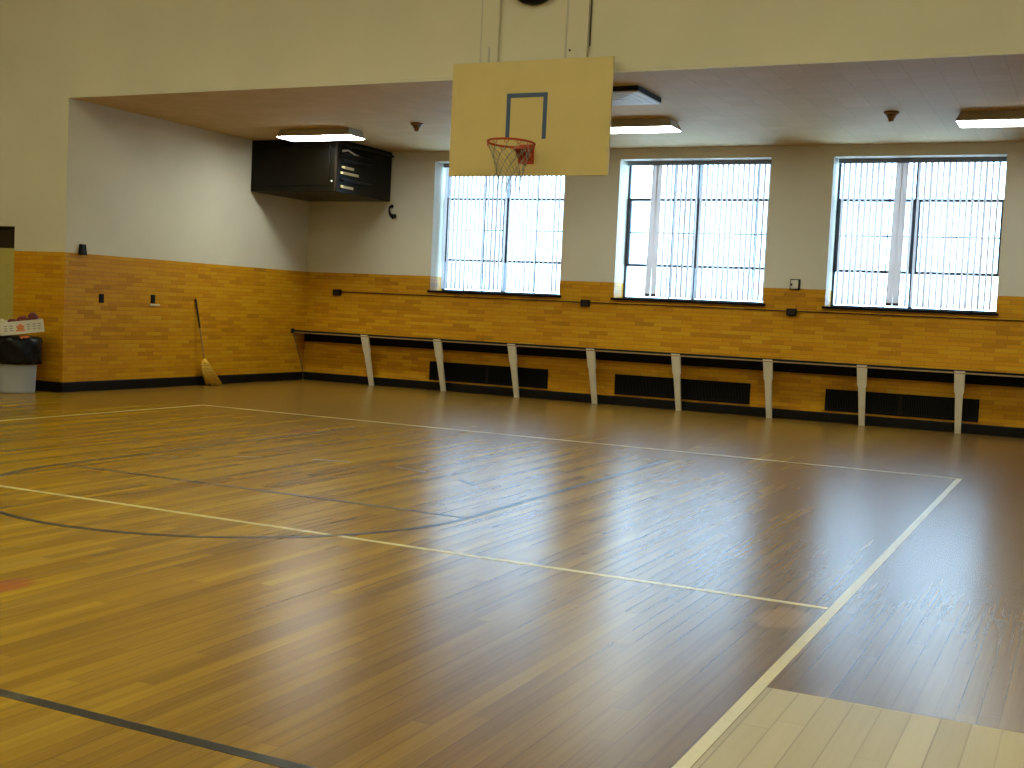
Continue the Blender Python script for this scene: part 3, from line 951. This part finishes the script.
# planks behind it, cable, round fixture above
r = thing('mounting_plank', (-6.03, YB, 3.85), 'cream vertical plank on the beam above the left half of the backboard', 'plank', 'planks carrying the backboard')
x, y, z = r.location
def plk(r, x0, x1):
    m = MB(); m.box(x0, x1, YB-.045, YB-.001, 3.83, 6.2, 0, .005); m.build('board', MAT['paint'], r)
    m = MB(); m.box(x0-.036, x0-.001, YB-.006, YB-.001, 3.83, 6.2); m.build('edge_shade', MAT['housing'], r)  # darker strip painting in the shade along the plank's left edge
plk(r, -6.13, -5.93)
for zz in (4.02, 4.10):
    m = MB(); m.box(-6.045, -6.025, YB-.052, YB-.044, zz-.04, zz+.04, 0, .002); m.build('bolt_strip', MAT['housing'], r)
r2 = thing('mounting_plank', (-5.02, YB, 3.85), 'cream vertical plank on the beam above the right half of the backboard', 'plank', 'planks carrying the backboard')
plk(r2, -5.13, -4.905)
m = MB(); m.lathe([(.0, -.002), (.012, -.002), (.010, .006), (.0, .007)], n=10, mat=Matrix.Translation((-5.155+.06, YB-.045, 4.06)) @ Matrix.Rotation(R90, 4, 'X'))
m.build('bolt', MAT['dark_wood'], r2)
m = MB(); m.tube([(-4.890, YB-.012, 4.10), (-4.889, YB-.012, 4.4), (-4.890, YB-.012, 4.8), (-4.889, YB-.012, 6.2)], .0065, 6)
tag(m.build('cable', MAT['dark_wood']), 'thin dark cable down the right edge of the right plank', 'cable')
r = thing('round_fixture', (-5.54, YB, 4.89), 'black round fixture on the beam, cut off by the top edge', 'wall fixture')
Mx = Matrix.Translation((-5.54, YB-.001, 4.89)) @ Matrix.Rotation(R90, 4, 'X')
m = MB(); m.lathe([(.0, 0), (.33, 0), (.335, .03), (.33, .10), (.31, .125), (.295, .125), (.29, .10), (.0, .10)], n=48, mat=Mx)
m.build('case', MAT['black'], r)
m = MB(); m.lathe([(.0, .101), (.285, .101), (.25, .115), (.0, .12)], n=48, mat=Mx)
m.build('face', MAT['iron'], r)

# ================================================================== HALL LAMPS (overhead, out of the picture)
def hall_lamp(loc):
    r = thing('hall_lamp', loc, 'long warm fluorescent lamp on the high hall ceiling', 'ceiling lamp', 'hall ceiling lamps')
    x, y, z = loc
    m = MB(); m.box(x-.75, x+.75, y-.25, y+.25, z-.10, z-.002, 0, .006); m.build('housing', MAT['housing'], r)
    m = MB(); m.box(x-.72, x+.72, y-.22, y+.22, z-.125, z-.10, 0, .006); m.build('diffuser', MAT['hall_lens'], r)
    return r
h0 = hall_lamp((-12.5, 5.2, ZH))
for x in (-7.5, -2.5, 2.5):
    dup(h0, (x, 5.2, ZH), h0['label'])
for x in (-12.5, -7.5, -2.5, 2.5):
    dup(h0, (x, -1.0, ZH), h0['label'])
